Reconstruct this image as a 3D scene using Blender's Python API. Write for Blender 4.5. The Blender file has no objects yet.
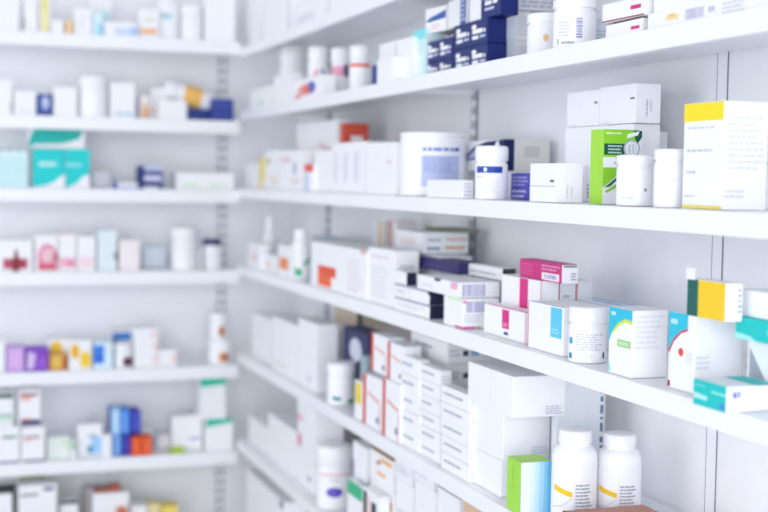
import bpy, bmesh, math, random
from mathutils import Vector, Matrix
rng = random.Random(7)
C = bpy.context.scene.collection
SC = bpy.context.scene

HR0 = (.3399, .1626, -.0563, -.2748, -.5278, -.7806, -1.03)
HL0 = (.3493, .1252, -.0715, -.3007, -.5745, -.8241, -1.075)
LIP, LIPB = .027, .036        # front lip heights: right wall, back wall
WORLD, EXPO, LAMP_E, FILL_E = .5, -.2, 1.6, 135
LAMPS = [(-.6, .4), (-.6, 2.2), (-2.0, .4), (-2.0, 2.2), (.1, -1.2)]
# ------------------------------------------------------------------ camera
F, YAW, PIT, ROLL = 1293.1, .3373, .0586, .0147
CAMZ = 1.45
XF, XB = .83, 1.06            # right shelving: front edge plane, wall plane
YF, YB = 3.6275, 3.8575          # back shelving: front edge plane, wall plane
cy, sy = math.cos(YAW), math.sin(YAW)
fw = Vector((sy, cy, 0)); rt = Vector((cy, -sy, 0)); up = Vector((0, 0, 1))
fw2 = fw*math.cos(PIT) - up*math.sin(PIT); up2 = up*math.cos(PIT) + fw*math.sin(PIT)
r3 = rt*math.cos(ROLL) + up2*math.sin(ROLL); u3 = up2*math.cos(ROLL) - rt*math.sin(ROLL)
CAM = Vector((0, 0, CAMZ))
cd = bpy.data.cameras.new('camera'); cam = bpy.data.objects.new('camera', cd); C.objects.link(cam)
m = Matrix((r3, u3, -fw2)).transposed().to_4x4(); m.translation = CAM
cam.matrix_world = m
cd.sensor_width = 36; cd.lens = F/768*36; cd.clip_start = .05
cd.dof.use_dof = True; cd.dof.focus_distance = 1.78; cd.dof.aperture_fstop = cd.lens/1000/.0195
SC.camera = cam

def solve(axis, px, py, P):
    """slide P along a world axis until it is seen in column px (or row py) of the photograph"""
    n = (F*r3 - (px-384)*fw2) if px is not None else (F*u3 - (256-py)*fw2)
    q = Vector(P) - CAM
    q[axis] = 0
    return -(q @ n)/n[axis] + CAM[axis]
def dist(P): return (Vector(P)-CAM) @ fw2

# ------------------------------------------------------------------ materials
def lin(h):
    v = [int(h[i:i+2], 16)/255 for i in (0, 2, 4)]
    return [c/12.92 if c <= .04045 else ((c+.055)/1.055)**2.4 for c in v]
_M = {}
def mat(h, rough=.5, kind='card', spec=.35):
    k = (h, rough, kind)
    if k in _M: return _M[k]
    M = bpy.data.materials.new('%s_%s' % (kind, h)); M.use_nodes = True
    nt = M.node_tree; b = nt.nodes['Principled BSDF']
    c = lin(h)
    tc = nt.nodes.new('ShaderNodeTexCoord'); nz = nt.nodes.new('ShaderNodeTexNoise'); mx = nt.nodes.new('ShaderNodeMixRGB')
    nz.inputs['Scale'].default_value = 35 if kind != 'metal' else 9
    nz.inputs['Detail'].default_value = 3
    nt.links.new(tc.outputs['Object'], nz.inputs['Vector'])
    nt.links.new(nz.outputs['Fac'], mx.inputs['Fac'])
    a = .03 if kind != 'metal' else .015
    mx.inputs[1].default_value = [x*(1-a) for x in c]+[1]; mx.inputs[2].default_value = [min(1, x*(1+a)) for x in c]+[1]
    nt.links.new(mx.outputs[0], b.inputs['Base Color'])
    b.inputs['Roughness'].default_value = rough
    b.inputs['Specular IOR Level'].default_value = spec
    _M[k] = M
    return M
COL = dict(white='f7f7fa', paper='f8f8fb', grey='9aa0ac', lgrey='c3c8d2', dgrey='5c6270', black='161a28', navy='11256f', navyd='101d58',
  blue='2f62d8', lblue='9cc6f5', sky='58c8ee', cyan='27c3df', pcyan='d5f0f3', teal='10c6c4', tealg='16c2a4', dteal='0d5f58', green='8fd62c', lime='a6e043',
  dgreen='0d5540', fgreen='16a46b', yellow='fbe21f', amber='f8c51b', gold='f6b93a', orange='ee7a3a', red='d8382f', orred='e8502a', dred='8e1f2e', pink='f3a8c4',
  ppink='f8dce3', magenta='e2218f', mag2='dd2a86', lilac='cfaae6', purple='7f3fc0', violet='352a66', bviolet='4b4aa8', brown='9a5a35', tan='c9ab84', rbrown='a9604f', beige='e4e2dc',
  lav='dcd9ee', indigo='2f35b4', vivid='3f8fe8', maroon='3a1a30', pgreen='cfe9c6', plilac='b8c2ec')
def cm(n): return mat(COL.get(n, n))

# ------------------------------------------------------------------ mesh helpers
def link(name, bm, mats, parent=None, smooth=False):
    me = bpy.data.meshes.new(name); bm.to_mesh(me); bm.free()
    for x in mats: me.materials.append(x)
    if smooth:
        for p in me.polygons: p.use_smooth = True
        me.set_sharp_from_angle(angle=math.radians(38))
    o = bpy.data.objects.new(name, me); C.objects.link(o)
    if parent: o.parent = parent
    return o
def cube(bm, x0, x1, y0, y1, z0, z1, mi=0, bev=0):
    r = bmesh.ops.create_cube(bm, size=1)
    for v in r['verts']:
        v.co = Vector(((x0+x1)/2+v.co.x*(x1-x0), (y0+y1)/2+v.co.y*(y1-y0), (z0+z1)/2+v.co.z*(z1-z0)))
    fs = {f for v in r['verts'] for f in v.link_faces}
    for f in fs: f.material_index = mi
    if bev:
        es = list({e for v in r['verts'] for e in v.link_edges})
        bmesh.ops.bevel(bm, geom=es, offset=bev, segments=2, affect='EDGES', profile=.5)
def meta(o, label, cat, group=None):
    o['label'] = label; o['category'] = cat
    if group: o['group'] = group
def struct(o): o['kind'] = 'structure'; return o
def empty(name, loc, rz=0):
    o = bpy.data.objects.new(name, None); C.objects.link(o); o.location = loc; o.rotation_euler = (0, 0, rz); o.empty_display_size = .02
    return o

# printed pattern and some painted shade: every entry becomes a few thin polygons lying on one face of the box
def prints(dec):
    """expand decals to (face, [(u,v)...], colour)"""
    out = []
    for d in dec:
        f, k = d[0], d[1]
        if k == 'poly': out.append((f, d[2], d[3]))
        elif k == 'disc':
            _, _, u, v, ru, rv, c = d
            out.append((f, [(u+ru*math.cos(a*math.tau/18), v+rv*math.sin(a*math.tau/18)) for a in range(18)], c))
        elif k == 'lines':
            _, _, u0, v0, u1, v1, n, c = d
            p = (v1-v0)/n
            for i in range(n):
                t = u0; vv = v1-(i+.78)*p; end = u1-rng.random()*.3*(u1-u0)
                while t < end:
                    w = (u1-u0)*rng.uniform(.08, .24); e = min(end, t+w)
                    out.append((f, [(t, vv), (e, vv), (e, vv+p*.5), (t, vv+p*.5)], c)); t = e+(u1-u0)*.035
        elif k == 'bars':
            _, _, u0, v0, u1, v1, c = d
            t = u0
            while t < u1:
                w = (u1-u0)*rng.choice((.025, .05, .08)); out.append((f, [(t, v0), (min(u1, t+w), v0), (min(u1, t+w), v1), (t, v1)], c)); t += w+(u1-u0)*rng.choice((.03, .05))
        elif k == 'hbars':
            _, _, u0, v0, u1, v1, c = d
            t = v0
            while t < v1:
                w = (v1-v0)*rng.choice((.025, .05, .08)); e = min(v1, t+w); out.append((f, [(u0, t), (u1, t), (u1, e), (u0, e)], c)); t += w+(v1-v0)*rng.choice((.03, .05))
        else:
            u0, v0, u1, v1, c = d[1:]
            out.append((f, [(u0, v0), (u1, v0), (u1, v1), (u0, v1)], c))
    return out
def face_pt(f, u, v, w, d, h, e):
    if f == 'F': return (-w/2+u*w, -d/2-e, v*h)
    if f == 'R': return (w/2+e, -d/2+u*d, v*h)
    if f == 'L': return (-w/2-e, d/2-u*d, v*h)
    return (-w/2+u*w, -d/2+v*d, h+e)
def carton(name, w, d, h, m='white', dec=(), flap=None, loc=(0, 0, 0), rz=0, tilt=None):
    bm = bmesh.new(); mats = [m]
    cube(bm, -w/2, w/2, -d/2, d/2, 0, h, 0, min(.0009, h*.06))
    for i, (f, pts, c) in enumerate(prints(dec)):
        if c not in mats: mats.append(c)
        e = .0001+.000012*i+(.0006 if f == flap else 0)
        g = bm.faces.new([bm.verts.new(face_pt(f, u, v, w, d, h, e)) for u, v in pts]); g.material_index = mats.index(c)
    o = link(name, bm, [cm(x) for x in mats])
    LAST[:] = [o]; o.location = loc; o.rotation_euler = (0, 0, rz)
    if tilt: o.rotation_euler = (tilt[0], tilt[1], rz)
    if flap:                                    # tucked end flap with its thumb notch, on the near end ('R') or the top ('T')
        fb = bmesh.new(); n = 8; r = min(.006, h*.16)
        if flap == 'R':
            a, b = d*.485, h*.975
            pts = [(-a, h*.02)]+[(a, h*.02), (a, b), (-a, b)]
            cut = [(-a, h*.55+r), (-a+r*.9, h*.55+r*.4), (-a+r*.9, h*.55-r*.4), (-a, h*.55-r)]
            P = [pts[0], pts[1], pts[2], pts[3]]+cut
            vs = [fb.verts.new((w/2+.0005, y, z)) for y, z in P]
        else:
            a, b = w*.485, d*.485
            P = [(-a, -b), (-r, -b), (-r*.5, -b+r*.8), (r*.5, -b+r*.8), (r, -b), (a, -b), (a, b), (-a, b)]
            vs = [fb.verts.new((x, y, h+.0005)) for x, y in P]
        g = fb.faces.new(vs)
        ex = bmesh.ops.extrude_face_region(fb, geom=[g])
        dv = Vector((-.0006, 0, 0)) if flap == 'R' else Vector((0, 0, -.0006))
        for v in ex['geom']:
            if isinstance(v, bmesh.types.BMVert): v.co += dv
        bmesh.ops.recalc_face_normals(fb, faces=fb.faces)
        link('end_flap' if flap == 'R' else 'top_flap', fb, [cm(m)], o)
    return o

SHR = dict(zip('TABCDEF', [CAMZ+z+LIP for z in (HR0)]))
SHL = dict(zip('ABCDEFG', [CAMZ+z+LIPB for z in (HL0)]))
G = .0006
LAST = []
def R(s, t, xl, xm, yt, label, xr=None, d=None, base=None, m='white', dec=(), name='medicine_box', flap=None, rot=0, grp=None, h=None, near=None, w=None):
    """box on a right-hand shelf: front-far edge in column xl, front-near edge in column xm, top in row yt"""
    z0 = (SHR[s] if base is None else base)+G
    zm = z0+.04; X = solve(0, xm, None, (0, near, zm)) if near else XF+t      # near: depth of its near end, then xm gives the distance from the wall
    y0 = near or solve(1, xm, None, (X, 0, zm)); y1 = y0+w if w else solve(1, xl, None, (X, 0, zm))
    if h is None: h = solve(2, None, yt, (X, y0, 0))-z0
    if d is None: d = solve(0, xr, None, (0, y0, zm))-X if xr else .07
    d = min(d, XB-.012-X)
    w = y1-y0-.001
    o = carton(name, w, d, h, m, dec, flap, (X+d/2, (y0+y1)/2, z0), -math.pi/2+rot)
    meta(o, label, 'box', grp)
    return z0+h
def L(s, t, xl, xr, yt, label, d=.07, base=None, m='white', dec=(), name='medicine_box', flap=None, rot=0, grp=None, h=None):
    z0 = (SHL[s] if base is None else base)+G
    Y = YF+t; zm = z0+.04
    x0 = solve(0, xl, None, (0, Y, zm)); x1 = solve(0, xr, None, (0, Y, zm))
    if h is None: h = solve(2, None, yt, ((x0+x1)/2, Y, 0))-z0
    d = min(d, YB-.012-Y)
    o = carton(name, x1-x0-.001, d, h, m, dec, flap, ((x0+x1)/2, Y+d/2, z0), rot)
    meta(o, label, 'box', grp)
    return z0+h

def lathe(bm, prof, n=40, mi=0, capb=True, capt=True, rib=0):
    rings = []
    for r, z in prof:
        rings.append([bm.verts.new(((r*(1-(rib if k % 2 else 0)))*math.cos(k*math.tau/n), (r*(1-(rib if k % 2 else 0)))*math.sin(k*math.tau/n), z)) for k in range(n)])
    for a, b in zip(rings, rings[1:]):
        for k in range(n):
            f = bm.faces.new((a[k], a[(k+1) % n], b[(k+1) % n], b[k])); f.material_index = mi
    if capb: bm.faces.new(rings[0][::-1]).material_index = mi
    if capt: bm.faces.new(rings[-1]).material_index = mi
def bottle(name, loc, rad, h, label, kind='pill', body='paper', cap='paper', lab=None, dec=(), cat='bottle', grp=None, rz=None, capf=None, rot=None):
    """dec: printed patches on the label (u in degrees from the front, v as a fraction of the label's height)"""
    if rz is None:
        q = Vector(loc)-CAM; rz = math.atan2(q.y, q.x)-math.pi/2
    root = empty(name, loc, rz)
    if rot: root.rotation_euler = rot
    n = 40; bm = bmesh.new()
    if kind == 'pill':
        ch = h*(capf or .16); hb = h-ch; rc = rad*.74
        prof = [(rad*.9, 0), (rad, h*.02), (rad, hb*.84), (rad*.97, hb*.89), (rad*.86, hb*.95), (rad*.68, hb*.985), (rad*.66, hb+ch*.3)]
        lz = (h*.06, hb*.8)
    elif kind == 'jar':
        ch = h*(capf or .24); hb = h-ch; rc = rad
        prof = [(rad*.9, 0), (rad*.97, h*.02), (rad*.97, hb*.93), (rad*.88, hb*.985), (rad*.86, hb+ch*.3)]
        lz = (h*.06, hb*.88)
    elif kind == 'can':
        ch = h*(capf or .07); hb = h-ch; rc = rad*1.015
        prof = [(rad*.95, 0), (rad, h*.015), (rad, hb*.985), (rad*.94, hb+ch*.3)]
        lz = (h*.05, hb*.95)
    else:                                       # 'spray': tall neck
        ch = h*(capf or .3); hb = h-ch; rc = rad*.55
        prof = [(rad*.9, 0), (rad, h*.02), (rad, hb*.75), (rad*.8, hb*.9), (rad*.5, hb*.99), (rad*.45, hb+ch*.3)]
        lz = (h*.06, hb*.7)
    lathe(bm, prof, n)
    link('body', bm, [mat(COL.get(body, body), .35, 'plastic', .45)], root, True)
    bm = bmesh.new()
    lathe(bm, [(rc*.97, hb+ch*.06), (rc, hb+ch*.1), (rc, hb+ch*.86), (rc*.93, hb+ch*.97), (rc*.86, h)], 72 if kind != 'can' else n, rib=.022 if kind != 'can' else 0)
    link('cap', bm, [mat(COL.get(cap, cap), .4, 'plastic', .45)], root, True)
    if lab or dec:
        bm = bmesh.new(); mats = [lab or body]; lr = prof[2][0]+.0003; lh = lz[1]-lz[0]
        lathe(bm, [(lr, lz[0]), (lr, lz[1])], n, capb=False, capt=False)
        for i, (f, pts, c) in enumerate(prints([('F',)+tuple(x) for x in dec])):
            if c not in mats: mats.append(c)
            us = [p[0] for p in pts]; u0, u1 = min(us), max(us); k = max(1, int((u1-u0)/2.5)); r = lr+.0002+.000015*i; P = []
            for j in range(k+1):                # wrap the patch round the label in narrow strips
                u = u0+(u1-u0)*min(max(j/k, .001), .999); vv = []
                for (ua, va), (ub, vb) in zip(pts, pts[1:]+pts[:1]):
                    if ua != ub and min(ua, ub) <= u <= max(ua, ub): vv.append(va+(vb-va)*(u-ua)/(ub-ua))
                a = math.radians(u-90)
                P.append([bm.verts.new((r*math.cos(a), r*math.sin(a), lz[0]+lh*g)) for g in (min(vv), max(vv))])
            for a_, b_ in zip(P, P[1:]):
                bm.faces.new((a_[0], b_[0], b_[1], a_[1])).material_index = mats.index(c)
        link('label', bm, [mat(COL.get(x, x), .45) for x in mats], root, False)
    meta(root, label, cat, grp)
    return loc[2]+h
def JR(s, t, xc, w, yt, label, base=None, name='pill_bottle', **k):
    z0 = (SHR[s] if base is None else base)+G
    X = XF+t; y = solve(1, xc, None, (X, 0, z0+.05)); rad = dist((X, y, z0+.05))*w/F/2
    h = solve(2, None, yt, (X, y, 0))-z0
    return bottle(name, (X, y, z0), rad, h, label, **k)
def JL(s, t, xc, w, yt, label, base=None, name='pill_bottle', **k):
    z0 = (SHL[s] if base is None else base)+G
    Y = YF+t; x = solve(0, xc, None, (0, Y, z0+.05)); rad = dist((x, Y, z0+.05))*w/F/2
    h = solve(2, None, yt, (x, Y, 0))-z0
    return bottle(name, (x, Y, z0), rad, h, label, **k)

# ------------------------------------------------------------------ the room
WALL = mat('f6f7fa', .55, 'paint'); METAL = mat('f6f7fa', .35, 'metal', .4); SLOT = mat('6c7080', .7, 'metal'); SEAM = mat('8a90a0', .7, 'paint')
X0, Y0 = -3.2, -2.0
bm = bmesh.new(); cube(bm, X0, XB+.1, Y0, YB+.1, -.1, 0); struct(link('floor', bm, [mat('b4b8c0', .35, 'paint')]))
bm = bmesh.new(); cube(bm, XB, XB+.1, Y0, YB, 0, 3)
struct(link('wall_right', bm, [WALL]))
bm = bmesh.new(); cube(bm, X0, XB+.1, YB, YB+.1, 0, 3); struct(link('wall_back', bm, [WALL]))

def upright(loc, rz, slots, label):
    """slotted steel upright screwed flat to the wall; local -Y faces the room"""
    bm = bmesh.new(); w = .0125; t = .004 if slots else .0012
    cube(bm, -w, w, -t, 0, .02, 2.35, 0, .0008)
    for s in (-1, 1): cube(bm, s*w-.0005, s*w+.0005, -t-.0002, -.0002, .02, 2.35, 1)
    o = link('slotted_upright', bm, [METAL, SEAM]); o.location = loc; o.rotation_euler = (0, 0, rz)
    if slots:
        bm = bmesh.new()
        for k in range(78):
            for s in (-.007, .007): cube(bm, s-.0026, s+.0026, -.0045, -.0035, .05+k*.029, .066+k*.029)
        p = link('slots', bm, [SLOT], o); p['kind'] = 'stuff'
    meta(o, label, 'upright')
upright((XB-.0006, 1.5816, 0), -math.pi/2, False, 'white wall upright with thin dark seams behind the yellow-topped box')
upright((XB-.0006, 2.4642, 0), -math.pi/2, True, 'slotted white upright on right wall, behind the blue-banded bottle')
upright((XB-.0006, 3.50, 0), -math.pi/2, True, 'slotted white upright on the right wall beside the corner')
upright((.83, YB-.0006, 0), 0, True, 'slotted white upright at the right end of the back wall')
upright((-.13, YB-.0006, 0), 0, True, 'slotted white upright on the back wall behind the teal cartons')

def shelf(side, z, label):
    D = XB-XF; lip = LIP if side == 'R' else LIPB
    if side == 'R': root = empty('wall_shelf', (XB-.006, 0, z)); a, b = .2, YF-.001
    else: root = empty('wall_shelf', (0, YB-.006, z)); a, b = -1.1, XF+.002
    def bx(bm, u0, u1, v0, v1, z0, z1, bev=0):  # u along the wall, v out from the wall
        if side == 'R': cube(bm, -v1, -v0, u0, u1, z0, z1, 0, bev)
        else: cube(bm, u0, u1, -v1, -v0, z0, z1, 0, bev)
    D -= .006
    bm = bmesh.new(); bx(bm, a, b, 0, D-.002, -.003, 0); link('deck', bm, [METAL], root)
    bm = bmesh.new(); bx(bm, a, b, D-.002, D, -lip, 0, .0008); bx(bm, a, b, D-.014, D-.002, -lip, -lip+.0015); link('front_lip', bm, [METAL], root)
    bm = bmesh.new(); bx(bm, a, b, 0, .002, 0, .012); link('back_upstand', bm, [METAL], root)
    for u in ((2.4642, 3.50) if side == 'R' else (.83, -.13)):
        bm = bmesh.new(); bx(bm, u-.002, u+.002, .0, .2, -.013, -.0032); link('bracket', bm, [METAL], root)
    meta(root, label, 'shelf', 'shelves on the right wall' if side == 'R' else 'shelves on the back wall')
SHELFR = dict(T='highest shelf on the right wall, cut by the top of the picture', A='white metal shelf carrying the navy boxes', B='white metal shelf at eye level under the yellow-topped box',
  C='white metal shelf carrying the magenta boxes', D='white metal shelf carrying the two big pill bottles', E='white metal shelf carrying the jar with a purple oval', F='lowest visible shelf on the right wall')
SHELFL = dict(A='highest visible shelf on the back wall', B='back wall shelf under the leaning orange-banded bottle', C='back wall shelf carrying the teal cartons', D='back wall shelf carrying the red-patterned cartons',
  E='back wall shelf carrying the purple boxes', F='back wall shelf carrying the orange and blue boxes', G='lowest visible back wall shelf, under the black-striped box')
for k, z in SHR.items(): shelf('R', z, SHELFR[k])
for k, z in SHL.items(): shelf('L', z, SHELFL[k])

# ------------------------------------------------------------------ light: soft ceiling luminaires and the bright white room around
W = bpy.data.worlds.new('room_light'); SC.world = W; W.use_nodes = True
W.node_tree.nodes['Background'].inputs[0].default_value = (.87, .92, 1, 1); W.node_tree.nodes['Background'].inputs[1].default_value = WORLD
def lamp(loc, size, e, rot=(0, 0, 0)):
    d = bpy.data.lights.new('ceiling_lamp', 'AREA'); d.shape = 'RECTANGLE'; d.size, d.size_y = size; d.energy = e; d.color = (1, .985, .97)
    o = bpy.data.objects.new('ceiling_lamp', d); C.objects.link(o); o.location = loc; o.rotation_euler = rot
def add_fill(loc, size, e, rot):  # area light added to brighten shaded faces; no real opening is modelled
    d = bpy.data.lights.new('fill_panel', 'AREA'); d.shape = 'RECTANGLE'; d.size, d.size_y = size; d.energy = e; d.color = (.93, .96, 1)
    o = bpy.data.objects.new('fill_panel', d); C.objects.link(o); o.location = loc; o.rotation_euler = rot
add_fill((-.9, -2.0, 1.5), (3.2, 2.4), FILL_E, (math.pi/2, 0, 0))      # added fill behind the camera, out of view
add_fill((-3.2, 1.4, 1.5), (3.2, 2.4), FILL_E*.52, (math.pi/2, 0, -math.pi/2))  # second added fill, weaker, from across the aisle
for x, y in LAMPS: lamp((x, y, 2.9), (.6, 1.2), LAMP_E)
SC.view_settings.view_transform = 'Standard'; SC.view_settings.look = 'None'; SC.view_settings.gamma = 1; SC.view_settings.use_curve_mapping = False
SC.view_settings.exposure = EXPO
SC.cycles.use_denoising = True; SC.cycles.max_bounces = 10; SC.cycles.diffuse_bounces = 6

# ================================================================== right wall
TXT = 'cdd2dc'; TX2 = 'a4aab8'
LOGO = lambda u: [('F', 'disc', u+.09, .74, .07, .1, 'white'), ('F', u+.04, .46, u+.34, .64, 'white'), ('F', u+.37, .46, u+.42, .6, 'white'), ('F', u+.04, .24, u+.22, .38, 'white'), ('F', u+.26, .27, u+.42, .37, 'c8d0ee')]
# ---- highest shelf
R('T', .03, 243, 259, -30, 'tall plain white carton on the highest right shelf, next to the corner', d=.12)
R('T', .02, 264, 290, -20, 'broad white carton on highest right shelf with a grey edge line', d=.14, dec=[('F', .94, .05, .98, .95, 'aab2c2')])
R('T', .03, 296, 322, -8, 'smaller white carton on the highest right shelf, third from the corner', d=.1, dec=[('F', 'lines', .1, .1, .8, .5, 4, TXT)])
R('T', .03, 330, 372, -30, 'white carton on the highest right shelf above the orange-striped bottle', d=.12)
# ---- shelf A
z = R('A', .025, 606, 643, 11, 'thin white box with a magenta dash, beneath its twin on the navy boxes\' shelf', d=.12, dec=[('F', .7, .4, .93, .6, 'mag2'), ('T', .0, .0, 1, .06, 'dred')], flap='R', h=.021)
R('A', .018, 603, 643, -10, 'thin white box tilted on its twin, magenta dash near the top edge', base=z+.0015, d=.12, dec=[('F', .68, .4, .92, .62, 'mag2'), ('F', 0, 0, 1, .07, 'dred')], rot=.04, flap='R', h=.024)
z = R('A', .02, 648, 752, 2, 'long white box with a small orange mark at the shelf end', d=.12, dec=[('F', .2, .4, .33, .68, 'f7dca8'), ('F', .22, .55, .29, .75, 'f3cc80'), ('F', 'bars', .40, .25, .58, .8, 'bcbbd8'), ('F', 'bars', .62, .4, .68, .7, 'c6c4da'), ('F', 'lines', .75, .1, .98, .8, 3, 'd5d8e2')], h=.0225)
R('A', .026, 654, 760, -30, 'white box with small grey print lying on the orange-marked box', base=z, d=.11, dec=[('F', 'bars', .42, .12, .62, .4, 'c2c2d6'), ('F', .74, .05, .76, .3, 'dgrey'), ('F', 'lines', .8, .05, .98, .3, 2, TXT)], flap='R', h=.04)
JR('A', .042, 575, 44, 0, 'wide white pill jar with a barcode beside the navy boxes', kind='jar', capf=.2, dec=[('hbars', 4, .22, 20, .82, '8c8fc0'), ('lines', -45, .25, -12, .75, 5, 'd3d5e0'), ('lines', -36, .02, 0, .14, 1, TX2), ('poly', [(-50, .02), (-46, .02), (-46, .2), (-50, .2)], TX2)])
JR('A', .075, 545.5, 37, 14, 'small white jar with a soft orange dot, left of the barcode jar', kind='jar', capf=.22, dec=[('disc', 2, .62, 9, .13, 'f2c795'), ('poly', [(-32, 0), (-5, 0), (-5, .05), (-32, .05)], 'dgrey')])
JR('A', .10, 600, 26, 11, 'pale translucent bottle half hidden behind the barcode jar', kind='jar', body='d9deea', cap='dfe3ee', dec=[('lines', -40, .1, 40, .8, 5, 'c3c9d8'), ('poly', [(28, .0), (38, .0), (38, .12), (28, .12)], 'dgrey')])
z = R('A', .045, 426.5, 453, 58, 'far lower navy box with white lettering', d=.085, m='navy', dec=LOGO(.02)+LOGO(.5), grp='navy boxes')
R('A', .045, 427, 453, 36, 'far upper navy box with white lettering', base=z, d=.085, m='navy', dec=LOGO(.02)+LOGO(.5), grp='navy boxes')
z = R('A', .045, 453.5, 487.5, 43, 'near lower navy box with white lettering', xr=507, m='navy', dec=LOGO(.05)+LOGO(.53), grp='navy boxes', flap='R')
z1 = R('A', .045, 454, 487.5, 17, 'near upper navy box with white lettering', base=z, xr=507, m='navy', dec=LOGO(.05)+LOGO(.53), grp='navy boxes', flap='R')
R('A', .050, 470, 501, -20, 'navy box with a white end panel, topmost of the navy stack', base=z1, xr=519, m='navy', dec=[('F', 0, 0, .38, 1, 'white')]+[('F', 'disc', .55, .6, .06, .08, 'white'), ('F', .5, .38, .72, .5, 'white'), ('F', .76, .38, .9, .5, 'white'), ('F', .5, .22, .8, .3, 'c8d0ee')], grp='navy boxes', h=.055)
R('A', .052, 446, 469, 0, 'small white box with a patterned blue end, resting on the navy boxes', base=z1, d=.03, h=.05, dec=[('F', .68, 0, 1, 1, '5468a8'), ('F', 'lines', .7, .1, .98, .9, 5, 'c3cbe6')], rot=-.08)
R('A', .050, 427, 443, 10, 'small white box with a blue swoosh, at the far end of the navy stack', base=z1, d=.05, h=.046, dec=[('F', 'poly', [(0, .48), (.25, .62), (1, .82), (1, .5), (.5, .46), (.2, .44)], '3c62ac'), ('F', 'lines', .3, .1, .8, .35, 2, 'f0bfc0')], rot=.12)
z = R('A', .10, 492, 507, 43, 'lower white text-covered carton behind the navy boxes', xr=531, h=.052, dec=[('R', 'lines', .45, .15, .95, .85, 6, 'e0e2ec'), ('R', 0, 0, .35, 1, 'e9f0fc')])
z2 = R('A', .10, 492, 507, 18, 'upper white text-covered carton behind the navy boxes', base=z, xr=531, h=.05, dec=[('R', 'lines', .45, .15, .95, .85, 6, 'e0e2ec'), ('R', 0, 0, .35, 1, 'e9f0fc')])
R('A', .115, 480, 519, -12, 'grey-print carton on the two white text-covered cartons', base=z2, d=.14, h=.07, m='eceef2', dec=[('R', 'lines', .05, .05, .95, .95, 9, 'b9bcc8')])
R('A', .04, 413, 425.5, 28, 'pale turquoise carton beside the navy boxes', d=.04, m='pcyan', dec=[('F', 0, .8, 1, 1, '86e6ee'), ('F', .2, .1, .8, .5, 'e8f8fa')])
R('A', .03, 396, 412.5, 36, 'tall white carton beside the pale turquoise carton', d=.1)
R('A', .045, 379, 395, 40, 'tall white carton, second from the turquoise one', d=.1)
R('A', .004, 377, 393, 56, 'low white carton in front of the tall white cartons', d=.036)
R('A', .02, 371.5, 374.5, 65, 'slim navy-edged packet between a white bottle and white cartons', d=.06, m='3e4f96')
JR('A', .055, 360, 21, 46, 'white bottle with an orange stripe under its cap', kind='jar', capf=.3, dec=[('poly', [(-75, .86), (75, .86), (75, .98), (-75, .98)], 'orred')])
JR('A', .07, 340, 19, 48, 'white bottle with a pink and dark label, left of the orange-striped one', kind='jar', capf=.26, dec=[('poly', [(-60, .62), (25, .62), (25, .95), (-60, .95)], 'pink'), ('poly', [(25, .6), (65, .6), (65, 1), (25, 1)], '4a4672'), ('poly', [(-75, .55), (-60, .55), (-60, 1), (-75, 1)], '8a5a62'), ('poly', [(-70, .05), (-55, .05), (-55, .25), (-70, .25)], '7c7f92')])
JR('A', .05, 318, 20, 47, 'white bottle with red and blue ring emblem, upper of two', kind='jar', capf=.25, dec=[('disc', -5, .66, 26, .18, 'f3b3bb'), ('disc', 24, .66, 17, .2, '3c4cb0'), ('disc', 12, .68, 15, .14, 'eef0f8')])
JR('A', .085, 293, 27, 46, 'plain white wide bottle, nearest the corner on its shelf', kind='jar', capf=.3, dec=[('lines', -20, .1, 40, .3, 2, 'dde0ea')])
R('A', .004, 292, 322, 74, 'low white carton printed with a red and blue round emblem', d=.034, dec=[('F', 'disc', .48, .42, .27, .3, 'ef9a9c'), ('F', 'disc', .66, .48, .14, .3, '5a5fc0'), ('F', 'disc', .5, .42, .12, .14, 'e46a55'), ('F', .1, .05, .3, .25, 'e58a8a')])
R('A', .012, 274, 291, 72, 'white carton left of the round-emblem carton', d=.03)
R('A', .012, 250, 272, 85, 'low white carton with a faint green mark by the corner', d=.03, dec=[('F', .4, .15, .6, .35, 'bfe0d0')])
# ---- shelf B
R('B', .035, 682.5, 722.5, 101, 'tall white box with a yellow band across its top', xr=767, flap='T', dec=[('F', 0, .83, 1, 1, 'yellow'), ('F', 0, 0, 1, .035, 'f3e27a'), ('F', 'lines', .1, .75, .9, .79, 1, 'cfd4de'), ('F', 'lines', .1, .32, .45, .38, 1, TXT), ('F', 'lines', .1, .53, .85, .58, 1, 'c9ced9'), ('F', 'lines', .05, .1, .4, .14, 1, 'd4d8e2'), ('R', 'lines', .1, .36, .95, .88, 9, 'e0e2e9'), ('R', 'lines', .05, .1, .6, .2, 2, 'd8dbe4')])
R('B', .13, 745, 768, 100, 'white box with dark print at the right picture edge, behind the yellow-topped box', d=.1, dec=[('F', 'lines', .5, .3, 1, .95, 8, TX2)])
JR('B', .038, 635.5, 38, 155, 'white jar with faint print in front of the green carton', kind='jar', capf=.2, dec=[('lines', -45, .1, 10, .2, 1, 'cdd2dc'), ('poly', [(28, .35), (38, .35), (38, .45), (28, .45)], TX2), ('lines', -40, .4, 10, .9, 5, 'e6e9ef')])
JR('B', .04, 669.5, 31, 149, 'plain white jar between the yellow-topped box and the printed jar', kind='jar', capf=.2, dec=[('lines', -40, .6, 30, .9, 3, 'dfe2ea')])
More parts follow.
